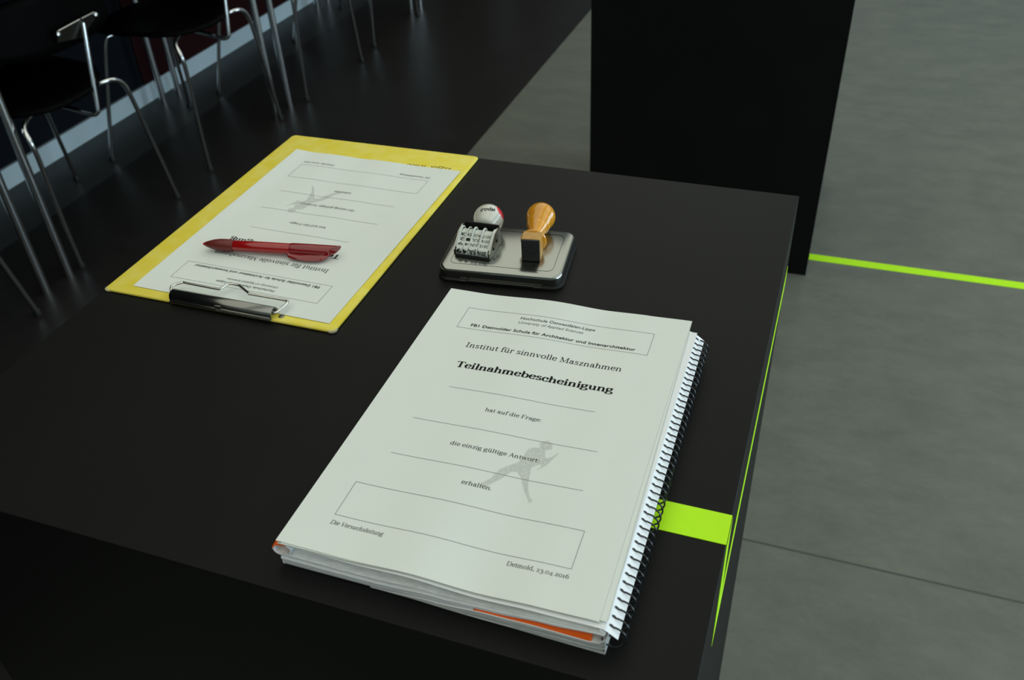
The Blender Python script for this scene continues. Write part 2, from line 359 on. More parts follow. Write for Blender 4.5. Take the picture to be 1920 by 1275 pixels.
def sans_text(t, shear=0.0, bold=0.0):
    cu = bpy.data.curves.new('lettering', 'FONT'); cu.body = t; cu.size = 1; cu.shear = shear; cu.offset = bold; cu.resolution_u = 3
    ob = bpy.data.objects.new('lettering', cu); C.objects.link(ob); dg_ = bpy.context.evaluated_depsgraph_get(); dg_.update()
    me = bpy.data.meshes.new_from_object(ob.evaluated_get(dg_)); out = [[(me.vertices[i].co.x, me.vertices[i].co.y) for i in p.vertices] for p in me.polygons]
    bpy.data.objects.remove(ob); bpy.data.curves.remove(cu)
    xs = [p[0] for f in out for p in f]; x0, x1 = min(xs), max(xs)
    return x1-x0, [[(a-x0, c) for a, c in f] for f in out]
def put_text(mb, tx, u0, u1, v, em, place, k='ink'):
    """lays lettering from u0 to u1 (mm) on baseline v; place(u, v) gives the 3-D point"""
    L_, polys = tx; s = (u1-u0)/L_
    for p in polys: mb.poly([place(u0+a*s, v+c*em) for a, c in p], k)
def rule(mb, a, c, wd, place, k='grey_ink'):
    n = max(1, int(math.hypot(c[0]-a[0], c[1]-a[1])/4)); dx, dy = c[0]-a[0], c[1]-a[1]; l = math.hypot(dx, dy); px, py = -dy/l*wd/2, dx/l*wd/2
    for i in range(n):
        p = (a[0]+dx*i/n, a[1]+dy*i/n); q = (a[0]+dx*(i+1)/n, a[1]+dy*(i+1)/n)
        mb.poly([place(p[0]+px, p[1]+py), place(q[0]+px, q[1]+py), place(q[0]-px, q[1]-py), place(p[0]-px, p[1]-py)], k)
FIG = [(135.7,132.5),(138.6,134.1),(142.7,131.8),(143.8,126.6),(139.6,124.7),(140.2,121.7),(141.6,118.0),(143.8,117.2),(146.7,120.1),(148.9,124.0),(149.5,123.6),(146.8,116.7),(144.8,110.9),(143.4,109.2),(140.2,105.0),(139.8,105.6),(142.0,109.0),(140.5,111.0),(137.8,108.9),(135.4,106.0),(136.5,99.7),(138.6,88.9),(142.2,81.2),(145.6,77.3),(144.0,75.3),(142.2,78.0),(136.9,85.6),(131.8,95.4),(127.5,99.9),(123.4,98.1),(119.4,90.5),(115.5,85.5),(112.3,81.4),(108.2,79.6),(108.0,82.7),(112.5,88.5),(115.6,98.4),(120.5,103.8),(125.6,108.5),(127.2,115.0),(127.9,122.0),(130.8,124.9),(135.4,125.6),(134.0,130.0)]
def certificate_print(mb, place0):
    up = lambda d: (lambda u, v: place0(u, v, d))
    pl, pf = up(.00020), up(.00010)
    # grey halftone figure, triangulated so it follows the sheet
    bm = bmesh.new(); bm.faces.new([bm.verts.new((x, y, 0)) for x, y in FIG]); bmesh.ops.triangulate(bm, faces=bm.faces[:])
    bmesh.ops.subdivide_edges(bm, edges=bm.edges[:], cuts=3, use_grid_fill=True)
    for f in bm.faces: mb.poly([pf(v.co.x, v.co.y) for v in f.verts], 'halftone')
    bm.free()
    for (a, c) in (((26, 273.3), (184.7, 273.6)), ((184.7, 273.6), (184.8, 245.3)), ((184.8, 245.3), (26, 244.7)), ((26, 244.7), (26, 273.3)),
                   ((49.3, 170.8), (162.7, 171.2)), ((36.8, 131.2), (174.7, 131.9)), ((36.8, 93.4), (174.7, 94.4)),
                   ((26, 61), (184.7, 61.8)), ((184.7, 61.8), (184.8, 31.3)), ((184.8, 31.3), (26, 30.7)), ((26, 30.7), (26, 61))):
        rule(mb, a, c, .30, pl)
    put_text(mb, sans_text('Hochschule Ostwestfalen-Lippe'), 74.3, 137.6, 266.1, 4.9, pl)
    put_text(mb, sans_text('University of Applied Sciences', .25), 74.3, 129.5, 260.2, 4.6, pl, 'grey_ink')
    put_text(mb, sans_text('FB1 Detmolder Schule f\u00fcr Architektur und Innenarchitektur', 0, .012), 36.7, 174.6, 248.3, 5.0, pl)
    put_text(mb, serif_text('Institut f\u00fcr sinnvolle Masznahmen'), 42.4, 170.2, 220.8, 8.4, pl)
    put_text(mb, serif_text('Teilnahmebescheinigung', True), 44.4, 169.8, 195.0, 9.6, pl)
    put_text(mb, serif_text('hat auf die Frage:'), 85.2, 128.4, 151.0, 5.2, pl)
    put_text(mb, serif_text('die einzig g\u00fcltige Antwort:'), 73.5, 139.2, 111.7, 5.2, pl)
    put_text(mb, serif_text('erhalten.'), 95.0, 117.0, 78.4, 5.2, pl)
    put_text(mb, serif_text('Die Versuchsleitung', False, True), 26.2, 63.6, 22.8, 4.6, pl)
    put_text(mb, serif_text('Detmold, 23.04.2016'), 145.8, 185.2, 23.8, 4.6, pl)

# ------------------------------------------------------------------ spiral notebook under the sheets
NEAR = [(0, .0223), (.050, .0216), (.092, .0234), (.135, .0213), (.175, .0233), (.21, .0240)]
FAR = [(0, .0197), (.030, .0196), (.098, .0232), (.138, .0219), (.180, .0232), (.212, .0240)]
def wave(u, v):                          # height of the topmost sheet, u and v in metres
    t = v/.297; z = lerp_prof(NEAR, u)*(1-t)+lerp_prof(FAR, u)*t
    ln = .0219*(1-t)+.0199*t+(.0020+.0022*t)*u/.21
    return ln+(z-ln)*(1-.65*math.sin(math.pi*max(0, min(1, t))))
X0, Y0, TH = -.2683, -.5798, .010
def sheet_pt(u, v, dz=0, x0=X0, y0=Y0, th=TH):
    c, s = math.cos(th), math.sin(th); return (x0+u*c-v*s, y0+u*s+v*c, wave(u, v)+dz)
BOT = [(-.27, .0004), (-.20, .0010), (-.159, .0045), (-.1235, .0082), (-.088, .0115), (-.054, .0150)]   # underside of the upper pages
def slab(mb, xs, ys, zb, zt, k_side, k_top, rows=10, recess=None, right_follow=None):
    """a block of paper: zb/zt(x, y); its near face is built of layers so that it can step back"""
    nx, ny = len(xs), len(ys)
    top = [[mb.add([(x, y, zt(x, y))]) for y in ys] for x in xs]
    for i in range(nx-1):
        for j in range(ny-1): mb.face((top[i][j], top[i+1][j], top[i+1][j+1], top[i][j+1]), k_top)
    def side(pts, out):
        R_ = []
        for r in range(rows+1):
            f = r/rows; R_.append([mb.add([(p[0]+out[0]*(recess(f, p) if recess else 0), p[1]+out[1]*(recess(f, p) if recess else 0), zb(*p)+(zt(*p)-zb(*p))*f)]) for p in pts])
        for r in range(rows):
            for i in range(len(pts)-1):
                uv = [(i*.4, r/rows), ((i+1)*.4, r/rows), ((i+1)*.4, (r+1)/rows), (i*.4, (r+1)/rows)]
                mb.face((R_[r][i], R_[r][i+1], R_[r+1][i+1], R_[r+1][i]), k_side, uv)
    side([(x, ys[0]) for x in xs], (0, 1)); side([(xs[-1], y) for y in ys], (-1, 0))
    side([(x, ys[-1]) for x in reversed(xs)], (0, -1)); side([(xs[0], y) for y in reversed(ys)], (1, 0))
def lin(a, c, n): return [a+(c-a)*i/n for i in range(n+1)]
NBX0, NBX1, NBY0, NBY1 = -.2672, -.0545, -.5803, -.2915
nb = empty('spiral_notebook', (-.155, -.435, 0), 'white spiral notebook with black coil and orange sheet inside, beneath the certificates', 'notebook')
def zlow(x): return min(lerp_prof([(-.205, .0002), (-.16, .0040), (-.125, .0076), (-.095, .0084), (-.064, .0078), (-.058, .0085), (-.0535, .0125)], x), lerp_prof(BOT, x)-.0004)
# lower pages, a wedge thickening towards the coil
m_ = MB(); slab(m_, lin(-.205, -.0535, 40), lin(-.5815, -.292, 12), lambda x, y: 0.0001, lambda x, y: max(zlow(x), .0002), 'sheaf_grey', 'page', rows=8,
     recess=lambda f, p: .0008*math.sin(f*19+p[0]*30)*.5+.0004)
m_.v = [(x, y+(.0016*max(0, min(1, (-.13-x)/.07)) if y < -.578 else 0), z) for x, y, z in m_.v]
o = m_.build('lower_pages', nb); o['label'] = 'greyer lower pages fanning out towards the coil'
# the orange sheet rises from the lower pages to the upper ones just inside the near edge
m_ = MB(); xs = lin(-.135, -.062, 30); ys = [(-.5808, 0), (-.5775, .35), (-.5735, .75), (-.569, 1.0), (-.50, 1.0), (-.29, 1.0)]
G = [[m_.add([(x, y, zlow(x)*(1-t)+.0003+(lerp_prof(BOT, x)-.0005)*t)]) for y, t in ys] for x in xs]
for i in range(len(xs)-1):
    for j in range(len(ys)-1): m_.face((G[i][j], G[i+1][j], G[i+1][j+1], G[i][j+1]), 'orange')
m_.build('divider_sheet', nb, solid=.0002)
# upper pages
def up_top(x, y):
    u = x-X0; v = y-Y0; return wave(max(u, 0), max(min(v, .297), 0))-.0021
def rec(f, p):
    base = 0 if f < .5 else (.0085*min(1, (f-.5)/.14) if f < .86 else .0085-.004*(f-.86)/.14)
    fade = 1 if p[0] < -.12 else max(.35, 1-(p[0]+.12)/.05)
    return base*fade+.0007*math.sin(f*23+1)*math.cos(f*9)
m_ = MB(); slab(m_, lin(NBX0, NBX1, 60), lin(NBY0, NBY1, 14), lambda x, y: lerp_prof(BOT, x), up_top, 'sheaf', 'page', rows=16, recess=rec)
m_.build('upper_pages', nb)
# punched page that bends down into the coil
m_ = MB(); prof = [(-.080, None), (-.0655, None), (-.0585, -.0022), (-.0550, -.0034), (-.0520, -.0052), (-.0492, -.0074), (-.0468, -.0096)]
Y_A, Y_B = -.5795, -.2905; ys = lin(Y_A, Y_B, 30)
def strip_z(x, y):
    base = wave(.2095, y-Y0)
    P = [(-.080, -.0021), (-.0655, -.0019), (-.0585, -.0023), (-.0550, -.0036), (-.0520, -.0055), (-.0492, -.0076), (-.0468, -.0096)]
    for (a, c), (d, e_) in zip(P, P[1:]):
        if x <= d: return (wave(max(x-X0, 0), y-Y0) if x < -.06 else base)+c+(e_-c)*(x-a)/(d-a)
    return base+P[-1][1]
xs = [-.080, -.072, -.0655, -.062, -.0585, -.0567, -.0550, -.0535, -.0520, -.0506, -.0492, -.048, -.0468]
G = [[m_.add([(x-TH*(y-Y0)*.6, y, strip_z(x, y))]) for y in ys] for x in xs]
for i in range(len(xs)-1):
    for j in range(len(ys)-1): m_.face((G[i][j], G[i+1][j], G[i+1][j+1], G[i][j+1]), 'page')
PITCH_C = .00635; NT = 45; HX = -.0519
for t in range(NT):                      # punched holes: their darkness laid on as flat black discs
    y = Y_A+.0052+t*PITCH_C; ox = -TH*(y-Y0)*.6
    m_.poly([(HX+ox+.0013*math.cos(a), y+.0010*math.sin(a), strip_z(HX+.0013*math.cos(a), y)+.00022) for a in [i*math.pi/5 for i in range(10)]], 'rubber')
o = m_.build('punched_page', nb, solid=.0)
# coil
m_ = MB(); pts = []; R_C = .0068; CX_, CZ_ = -.0493, .0112; A_H = math.radians(112.4)
for i in range((NT*18)+15-18):
    a = A_H-math.radians(300)+math.radians(20)*i; y = Y_A+.0052+(a-A_H)/(2*math.pi)*PITCH_C
    pts.append((CX_-TH*(y-Y0)*.6+R_C*math.cos(a), y, CZ_+R_C*math.sin(a)))
m_.tube(pts, .00062, 'coil', seg=6); m_.build('wire_coil', nb)
# tongue of the orange cover curling out at the near left corner
m_ = MB(); P = smooth_path([(-.262, -.5798, .0180), (-.2668, -.5798, .0178), (-.2712, -.5798, .0160), (-.2722, -.5798, .0125), (-.2703, -.5798, .0095), (-.2665, -.5798, .0085)], 4)
for i in range(len(P)-1):
    a, c = P[i], P[i+1]; m_.poly([a, c, c+Vector((0, .0075, 0)), a+Vector((0, .0075, 0))], 'orange' if i < 11 else 'page')
o = m_.build('folded_cover_corner', nb, solid=.0006); o['label'] = 'orange cover corner curling out on the left'

# ------------------------------------------------------------------ loose certificates
def plain_sheet(x0, y0, th, dz):
    m_ = MB(); us = lin(0, .210, 105); vs = lin(0, .297, 30); c, s = math.cos(th), math.sin(th); G = []
    for u in us:
        G.append([m_.add([(x0+u*c-v*s, y0+u*s+v*c, wave(u+(x0-X0), v+(y0-Y0))+dz)]) for v in vs])
    for i in range(105):
        for j in range(30): m_.face((G[i][j], G[i+1][j], G[i+1][j+1], G[i][j+1]), 'paper')
    return m_
m_ = plain_sheet(X0, Y0, TH, 0)
certificate_print(m_, lambda u, v, d: sheet_pt(u/1000, v/1000, d))
tag(m_.build('certificate_sheet'), 'topmost printed white certificate sheet with a faint grey figure on the stack', 'paper sheet')
m_ = plain_sheet(X0+.0040, Y0-.0010, TH+.0125, -.0006); tag(m_.build('certificate_sheet'), 'white sheet just under the topmost certificate, its near edge peeking out', 'paper sheet')
m_ = plain_sheet(X0+.0046, Y0-.0004, TH+.0145, -.0012); tag(m_.build('certificate_sheet'), 'third white sheet down in the stack, shifted right towards the coil', 'paper sheet')
m_ = plain_sheet(X0+.0012, Y0-.0006, TH+.004, -.0017); tag(m_.build('certificate_sheet'), 'lowest of the loose white sheets, lying directly on the notebook', 'paper sheet')

# ------------------------------------------------------------------ clipboard
cbx0, cbx1, cby0, cby1, cbt = -.5985, -.3545, -.3495, -.0015, .0030
cb = empty('clipboard', ((cbx0+cbx1)/2, (cby0+cby1)/2, 0), 'yellow clipboard with steel clip holding one sheet, at the far left of the plinth', 'clipboard')
def rrect(x0, y0, x1, y1, r, n=5):
    out = []
    for cx, cy, a0 in ((x1-r, y1-r, 0), (x0+r, y1-r, 90), (x0+r, y0+r, 180), (x1-r, y0+r, 270)):
        for i in range(n+1):
            a = math.radians(a0+90*i/n); out.append((cx+r*math.cos(a), cy+r*math.sin(a)))
    return out
def prism(mb, ring_fn, zs, k, ktop=None, kbot=None):
    """stack of outlines; ring_fn(z index) gives points"""
    R_ = [mb.add(ring_fn(i)) for i in range(zs)]; n = len(ring_fn(0))
    for i in range(zs-1):
        for j in range(n): mb.face((R_[i]+j, R_[i]+(j+1) % n, R_[i+1]+(j+1) % n, R_[i+1]+j), k)
    mb.face([R_[-1]+j for j in range(n)], ktop or k); mb.face([R_[0]+j for j in reversed(range(n))], kbot or k)
m_ = MB()
lay = [(.0012, 0), (.0003, .0006), (0, .0014), (.0003, .0024), (.0012, .0030)]
prism(m_, lambda i: [(x, y, lay[i][1]) for x, y in rrect(cbx0+lay[i][0], cby0+lay[i][0], cbx1-lay[i][0], cby1-lay[i][0], .005)], 5, 'yellow')
pl = lambda u, v: (u, v, .00306)
# printed maker's line, read from the far side
def inv(x0, y0, ang, ln): 
    c, s = math.cos(ang), math.sin(ang); return lambda u, v: (x0+u*c-v*s, y0+u*s+v*c, .00308)
PP = inv(-.3745, -.0365, math.pi+.055, 1)
for t, a, c, em in (('PA', 0, .0085, .0042), ('G', .0088, .0150, .0070), ('NA', .0155, .0245, .0042), ('24', .0295, .0355, .0042), ('000', .0380, .0530, .0042)):
    put_text(m_, sans_text(t), a, c, 0 if t != 'G' else -.0012, em*1.25, PP)
m_.build('board', cb)
m_ = MB()                                  # frayed corners
for (x, y) in ((cbx0+.004, cby0+.004), (cbx1-.004, cby0+.004)):
    m_ = MB(); m_.lathe([(0, .0045), (.0006, .0049), (.0018, .0049), (.0024, .004), (.0024, 0)], (x, y, .0002), (0, 0, 1), 'board_core', 16)
    o = m_.build('worn_corner', cb); o['label'] = 'frayed grey board corner'
# clip bar: a half-round steel channel
m_ = MB(); xa, xb = -.5235, -.4165; yc = -.3432
arc = [(yc-.0058, .0031), (yc-.0060, .0060), (yc-.0050, .0090), (yc-.0025, .0107), (yc+.0005, .0109), (yc+.0030, .0098), (yc+.0048, .0072), (yc+.0052, .0040)]
N1 = m_.add([(xa, y, z) for y, z in arc]); N2 = m_.add([(xb, y, z) for y, z in arc])
for i in range(len(arc)-1): m_.face((N1+i, N1+i+1, N2+i+1, N2+i), 'dark_steel')
clip = m_.build('clip_bar', cb, solid=.0007)
m_ = MB(); m_.box((-.474, yc-.0072, .0036), (-.468, yc-.0056, .0078), 'steel'); m_.box((-.5235, yc-.0085, .0030), (-.4165, yc-.0055, .0036), 'steel')
m_.build('clip_lip', clip)
m_ = MB(); wp = [(-.5225, -.3455, .0065), (-.5255, -.3425, .0095), (-.5285, -.3360, .0100), (-.5225, -.3286, .0098), (-.5190, -.3284, .0098), (-.4850, -.3288, .0098), (-.4815, -.3275, .0100), (-.4795, -.3205, .0102), (-.4760, -.3187, .0102),
                 (-.4690, -.3187, .0100), (-.4655, -.3200, .0100), (-.4525, -.3270, .0098), (-.4490, -.3279, .0098), (-.4160, -.3277, .0098), (-.4112, -.3290, .0098), (-.4105, -.3325, .0095), (-.4135, -.3440, .0080), (-.4175, -.3455, .0065)]
m_.tube(smooth_path(wp, 5), .0013, 'steel', seg=10); m_.build('wire_loop', clip)
m_ = MB(); m_.lathe([(0, .0026), (.0005, .0026), (.0009, .0015), (.0009, 0)], (-.4105, -.3425, .003), (0, 0, 1), 'dark_steel', 18); m_.build('rivet', clip)

def cwave(x, y):                           # the clipped sheet lifts slightly towards its free far end
    t = (y+.335)/.297; P = [(-.573, .0054), (-.548, .0040), (-.518, .0046), (-.485, .0038), (-.450, .0046), (-.415, .0037), (-.362, .0042)]
    return (.0036+.0)*(1-t)+lerp_prof(P, x)*t
m_ = MB(); SX, SY, ST_ = -.5735, -.3383, -.0113
def clip_pt(u, v, d):                      # u, v in mm of the print, turned by 180 degrees
    a, b_ = .210-u/1000, .297-v/1000; c, s = math.cos(ST_), math.sin(ST_); x, y = SX+a*c-b_*s, SY+a*s+b_*c
    return (x, y, cwave(x, y)+d)
G = [[m_.add([clip_pt(u, v, 0)]) for v in lin(297, 0, 30)] for u in lin(210, 0, 50)]
for i in range(50):
    for j in range(30): m_.face((G[i][j], G[i+1][j], G[i+1][j+1], G[i][j+1]), 'paper')
certificate_print(m_, clip_pt)
tag(m_.build('certificate_sheet'), 'printed certificate held upside down on the yellow clipboard, red pen on it', 'paper sheet')

# ------------------------------------------------------------------ red pen
A = Vector((-.5440, -.2650, .0108)); B = Vector((-.4065, -.2430, .0110)); AX = (B-A).normalized(); SIDE = AX.cross(Vector((0, 0, 1))).normalized()
pen = empty('ballpoint_pen', ((A.x+B.x)/2, (A.y+B.y)/2, .0045), 'red translucent ballpoint pen lying across the clipped sheet', 'pen')
m_ = MB(); m_.lathe([(.033, .0052), (.0335, .0055), (.060, .0056), (.098, .0055), (.110, .0055)], A, AX, 'red', 32); m_.build('barrel', pen)
m_ = MB(); m_.lathe([(.0, .0), (.0002, .0012), (.0022, .0017), (.0026, .0022), (.006, .0034), (.012, .0051), (.018, .0060), (.024, .0062), (.030, .0060), (.0328, .0056), (.033, .0052)], A, AX, 'red_grip', 32,
     kf=lambda c: 'red_paint' if (c-A).dot(AX) < .0024 else None); m_.build('grip', pen)
m_ = MB(); m_.tube([A+AX*.036, A+AX*.108], .0016, 'red_clip', 10)
m_.build('refill', pen)
m_ = MB()                                   # cap with a slanted end and the clip blade along the near side
ringN = 28; rings = []
for d, r in ((.092, .0058), (.0935, .0061), (.110, .0062), (.134, .0060)):
    pts = []
    for j in range(ringN):
        a = 2*math.pi*j/ringN; off = math.cos(a)*SIDE*r+math.sin(a)*Vector((0, 0, 1))*r
        dd = d if d < .12 else d+.0045*math.sin(a)-.006*math.cos(a)
        pts.append(A+AX*dd+off)
    rings.append(m_.add(pts))
for i in range(3):
    for j in range(ringN): m_.face((rings[i]+j, rings[i]+(j+1) % ringN, rings[i+1]+(j+1) % ringN, rings[i+1]+j), 'red_clip')
m_.face([rings[-1]+j for j in range(ringN)], 'red_clip'); m_.face([rings[0]+j for j in reversed(range(ringN))], 'red_clip')
m_.build('cap', pen)
m_ = MB(); clipP = [(.090, .0060, -.0012, .0030), (.092, .0090, -.0030, .0028), (.100, .0112, -.0036, .0026), (.112, .0125, -.0038, .0024), (.122, .0120, -.0036, .0024), (.128, .0095, -.0030, .0026), (.131, .0060, -.0020, .0026)]
def _tp(i): d, s, z, t = clipP[i]; return A+AX*d, s, z, t
n_prev = None
for i in range(len(clipP)):
    o3, s, z, t = _tp(i); ring = [o3+SIDE*.002+Vector((0, 0, z-t/2)), o3+SIDE*s+Vector((0, 0, z-t/2)), o3+SIDE*(s+.001)+Vector((0, 0, z)), o3+SIDE*s+Vector((0, 0, z+t/2)), o3+SIDE*.002+Vector((0, 0, z+t/2+.002))]
    n = m_.add(ring)
    if n_prev is not None:
        for j in range(5): m_.face((n_prev+j, n_prev+(j+1) % 5, n+(j+1) % 5, n+j), 'red_clip')
    else: m_.face([n+j for j in range(5)], 'red_clip')
    n_prev = n
m_.face([n_prev+j for j in reversed(range(5))], 'red_clip'); m_.build('pocket_clip', pen)

# ------------------------------------------------------------------ stamp pad tin
TC = Vector((-.2483, -.1992, 0)); TR = Matrix.Rotation(math.radians(6.3), 3, 'Z')
tin = empty('stamp_pad', TC, 'closed silver metal stamp pad tin carrying the two stamps', 'stamp pad')
def tp(x, y, z): return tuple(TR @ Vector((x, y, z))+TC)
def ring_prism(mb, rows, r0, k):
    prism(mb, lambda i: [tp(x, y, rows[i][2]) for x, y in rrect(-rows[i][0], -rows[i][1], rows[i][0], rows[i][1], r0-(rows[0][0]-rows[i][0]), 7)], len(rows), k)
m_ = MB(); ring_prism(m_, [(.0580, .0411, .0), (.0595, .0426, .0004), (.0595, .0426, .0020), (.0584, .0415, .0030), (.0572, .0402, .0042)], .010, 'tin_dark'); m_.build('base_tray', tin)
m_ = MB(); rows = [(.0580, .0410, .0040), (.0580, .0410, .0102), (.0576, .0406, .0122), (.0566, .0396, .0135), (.0552, .0382, .0140)]
ring_prism(m_, rows, .010, 'tin')
lid = m_.build('lid', tin, ang=50)
m_ = MB(); gr = [tp(x, y, .01402) for x, y in rrect(-.0485, -.0320, .0485, .0320, .006, 6)]; m_.tube(gr, .00022, 'tin_dark', seg=6, closed=True); o = m_.build('embossed_line', lid); o['label'] = 'thin dark inset line around the lid'
m_ = MB(); m_.box((-.028, -.0436, .0022), (.034, -.0412, .0036), 'gunmetal', TR, TC); m_.build('hinge_strip', tin)
for x in (-.037, .033):
    m_ = MB(); m_.box((x, -.0439, .0018), (x+.007, -.0409, .0032), 'gunmetal', TR, TC); m_.build('hinge_tab', tin)

# ------------------------------------------------------------------ wooden stamp
ws = empty('wooden_stamp', (-.224, -.19, .014), 'small rubber stamp with glossy orange-brown wooden knob lying on the tin', 'stamp')
Fc = Vector((-.2208, -.2138, .0255)); K = Vector((-.2291, -.1575, .0282)); ax = (K-Fc).normalized(); LK = (K-Fc).length
Rw = Matrix.Rotation(math.atan2(-ax.x, ax.y), 3, 'Z')
m_ = MB(); m_.box((-.0088, .0012, -.0113), (.0088, .0150, .0113), 'wood_cut', Rw, Fc); m_.build('block', ws, bevel=.0008, smooth=False)
m_ = MB(); m_.box((-.0084, -.0010, -.0109), (.0084, .0014, .0109), 'rubber', Rw, Fc)
for dx, dz in ((-.004, .004), (.004, .004), (-.004, -.004), (.004, -.004), (0, 0)): m_.box((dx-.0016, -.0016, dz-.0016), (dx+.0016, -.0009, dz+.0016), 'rubber', Rw, Fc)
o = m_.build('rubber_face', ws, bevel=.0003, smooth=False)
m_ = MB(); r = .0146
r = .0140
prof = [(.0150, .0), (.0150, .0112), (.0158, .0122), (.0168, .0122), (.0176, .0106), (.0190, .0070), (.0215, .0055), (.0250, .0052), (.0290, .0060), (.0340, .0082), (.0385, .0102), (.0390, .0101), (.0394, .0106)]
prof += [(LK-r*math.cos(math.radians(a)), r*math.sin(math.radians(a))) for a in range(56, 181, 6)]+[(LK+r, 0)]
m_.lathe(prof, Fc, ax, 'wood', 48); m_.build('turned_handle', ws, ang=60)

# ------------------------------------------------------------------ date stamp
ds = empty('date_stamp', (-.273, -.2, .014), 'rubber band date stamp with pale round knob lying on the tin', 'stamp')
DF = Vector((-.2738, -.2240, .0231)); DK = Vector((-.2762, -.1752, .0285)); da = (DK-DF).normalized(); LD = (DK-DF).length
Rd = Matrix.Rotation(math.atan2(-da.x, da.y)-.03, 3, 'Z')
RdS = Rd*.92
def dp(x, y, z): return tuple(RdS @ Vector((x, y, z))+DF)
def belt(mb, xa, xb, k, g=0, n=26):
    """belt looping round a small front bar and a big rear wheel, in local y/z"""
    out = []
    cyf, czf, rf, cyb, czb, rb = .0045, -.0040, .0048-g, .0215, .0004, .0092-g
    for i in range(n+1):
        a = math.radians(105+150*i/n); out.append((cyf+rf*math.cos(a), czf+rf*math.sin(a)))
    for i in range(n+1):
        a = math.radians(-80+185*i/n); out.append((cyb+rb*math.cos(a), czb+rb*math.sin(a)))
    a_ = mb.add([dp(xa, y, z) for y, z in out]); b_ = mb.add([dp(xb, y, z) for y, z in out]); m = len(out)
    for i in range(m): mb.face((a_+i, a_+(i+1) % m, b_+(i+1) % m, b_+i), k)
    mb.face([a_+i for i in reversed(range(m))], k); mb.face([b_+i for i in range(m)], k)
    return out
BW = [(-.0182, -.0118, ['9', '2', '3']), (-.0112, -.0058, ['4', '1', '0']), (-.0050, .0042, ['JUN', 'JUL', 'AUG']), (.0050, .0150, ['2015', '2016', '2017'])]
for xa, xb, marks in BW:
    m_ = MB(); out = belt(m_, xa, xb, 'band')
    # raised characters along the upper run and large inked ones on the front
    (yf, zf), (yb, zb_) = (.0045+.0048*math.cos(math.radians(105)), -.0040+.0048*math.sin(math.radians(105))), (.0215+.0092*math.cos(math.radians(105)), .0004+.0092*math.sin(math.radians(105)))
    T_ = Vector((0, yb-yf, zb_-zf)); tl = T_.length; T_.normalize(); Nn = Vector((0, -T_.z, T_.y))
    for q_, mk in enumerate(marks):
        d0 = .0012+q_*.0056
        def pl_(u, v, d0=d0):
            p = Vector((0, yf, zf))+T_*(d0+.0036-v)+Nn*.0003; return dp(xb-.0006-u, p.y, p.z)
        put_text(m_, sans_text(mk), 0, (xb-xa)-.0012, 0, .0048, pl_)
    def pf_(u, v):
        return dp(xb-.0004-u, -.0008, .0002-v)
    put_text(m_, sans_text(marks[1] if len(marks[1]) > 1 else marks[0], 0, .03), 0, (xb-xa)-.0008, 0, .0075, pf_)
    m_.build('number_band', ds)
m_ = MB()                                    # rounded divider ridges between the bands
for x in (-.0192, -.0115, -.0054, .0046, .0156):
    ring = [dp(x, .0040+.0, -.0010), dp(x, .0080, .0026), dp(x, .0150, .0078), dp(x, .0205, .0108), dp(x, .0260, .0104), dp(x, .0300, .0060), dp(x, .0300, -.0060)]
    m_.tube(smooth_path(ring, 5), .0011 if x != -.0115 else .0006, 'band', 10)
m_.build('band_ridges', ds)
m_ = MB()                                    # printing bar in black ink
m_.box((-.0195, -.0002, -.0094), (.0165, .0022, -.0070), 'rubber', RdS, DF); m_.build('printing_edge', ds, smooth=False)
side = [(.001, -.0090), (.0005, -.0025), (.006, .0025), (.018, .0108), (.028, .0120), (.034, .0095), (.035, -.0080), (.030, -.0096), (.012, -.0096)]
for xa, xb in ((-.0212, -.0200), (.0166, .0178)):
    m_ = MB(); a_ = m_.add([dp(xa, y, z) for y, z in side]); b_ = m_.add([dp(xb, y, z) for y, z in side]); n = len(side)
    for i in range(n): m_.face((a_+i, a_+(i+1) % n, b_+(i+1) % n, b_+i), 'tin')
    m_.face([a_+i for i in reversed(range(n))], 'tin'); m_.face([b_+i for i in range(n)], 'tin')
    if xa > 0:
        for y, z in ((.012, -.003), (.0225, .0004)): m_.lathe([(0, .0), (0, .0016), (.0006, .0013), (.0006, 0)], dp(.0178, y, z), Rd @ Vector((1, 0, 0)), 'tin_dark', 14)
    m_.build('side_plate', ds, smooth=False)
m_ = MB(); m_.box((-.0200, .0335, -.0085), (.0166, .0352, .0118), 'tin_dark', RdS, DF); m_.build('yoke', ds, smooth=False, bevel=.0004)
m_ = MB(); r = .0146
nr = Vector((.80, .42, .42)).normalized(); redc = DK+nr*r
pr = [(.035, .0), (.035, .0085), (.0375, .0110)]+[(LD-r*math.cos(math.radians(a)), r*math.sin(math.radians(a))) for a in range(56, 181, 4)]+[(LD+r, 0)]
m_.lathe(pr, DF, da, 'knob_white', 72, kf=lambda c: 'red_paint' if (c-redc).length < .0072 else None)
nrm0 = Vector((.14, -.36, .84)).normalized(); tx = Vector((.942, .332, -.044)); tx = (tx-nrm0*tx.dot(nrm0)).normalized(); ty = nrm0.cross(tx)
def kp(u, v):
    d = (nrm0*r+tx*u+ty*v).normalized(); return tuple(DK+d*(r+.00015))
put_text(m_, sans_text('trodat', .3, .02), -.0080, .0084, -.0004, .0066, kp)
m_.build('knob', ds, ang=60)

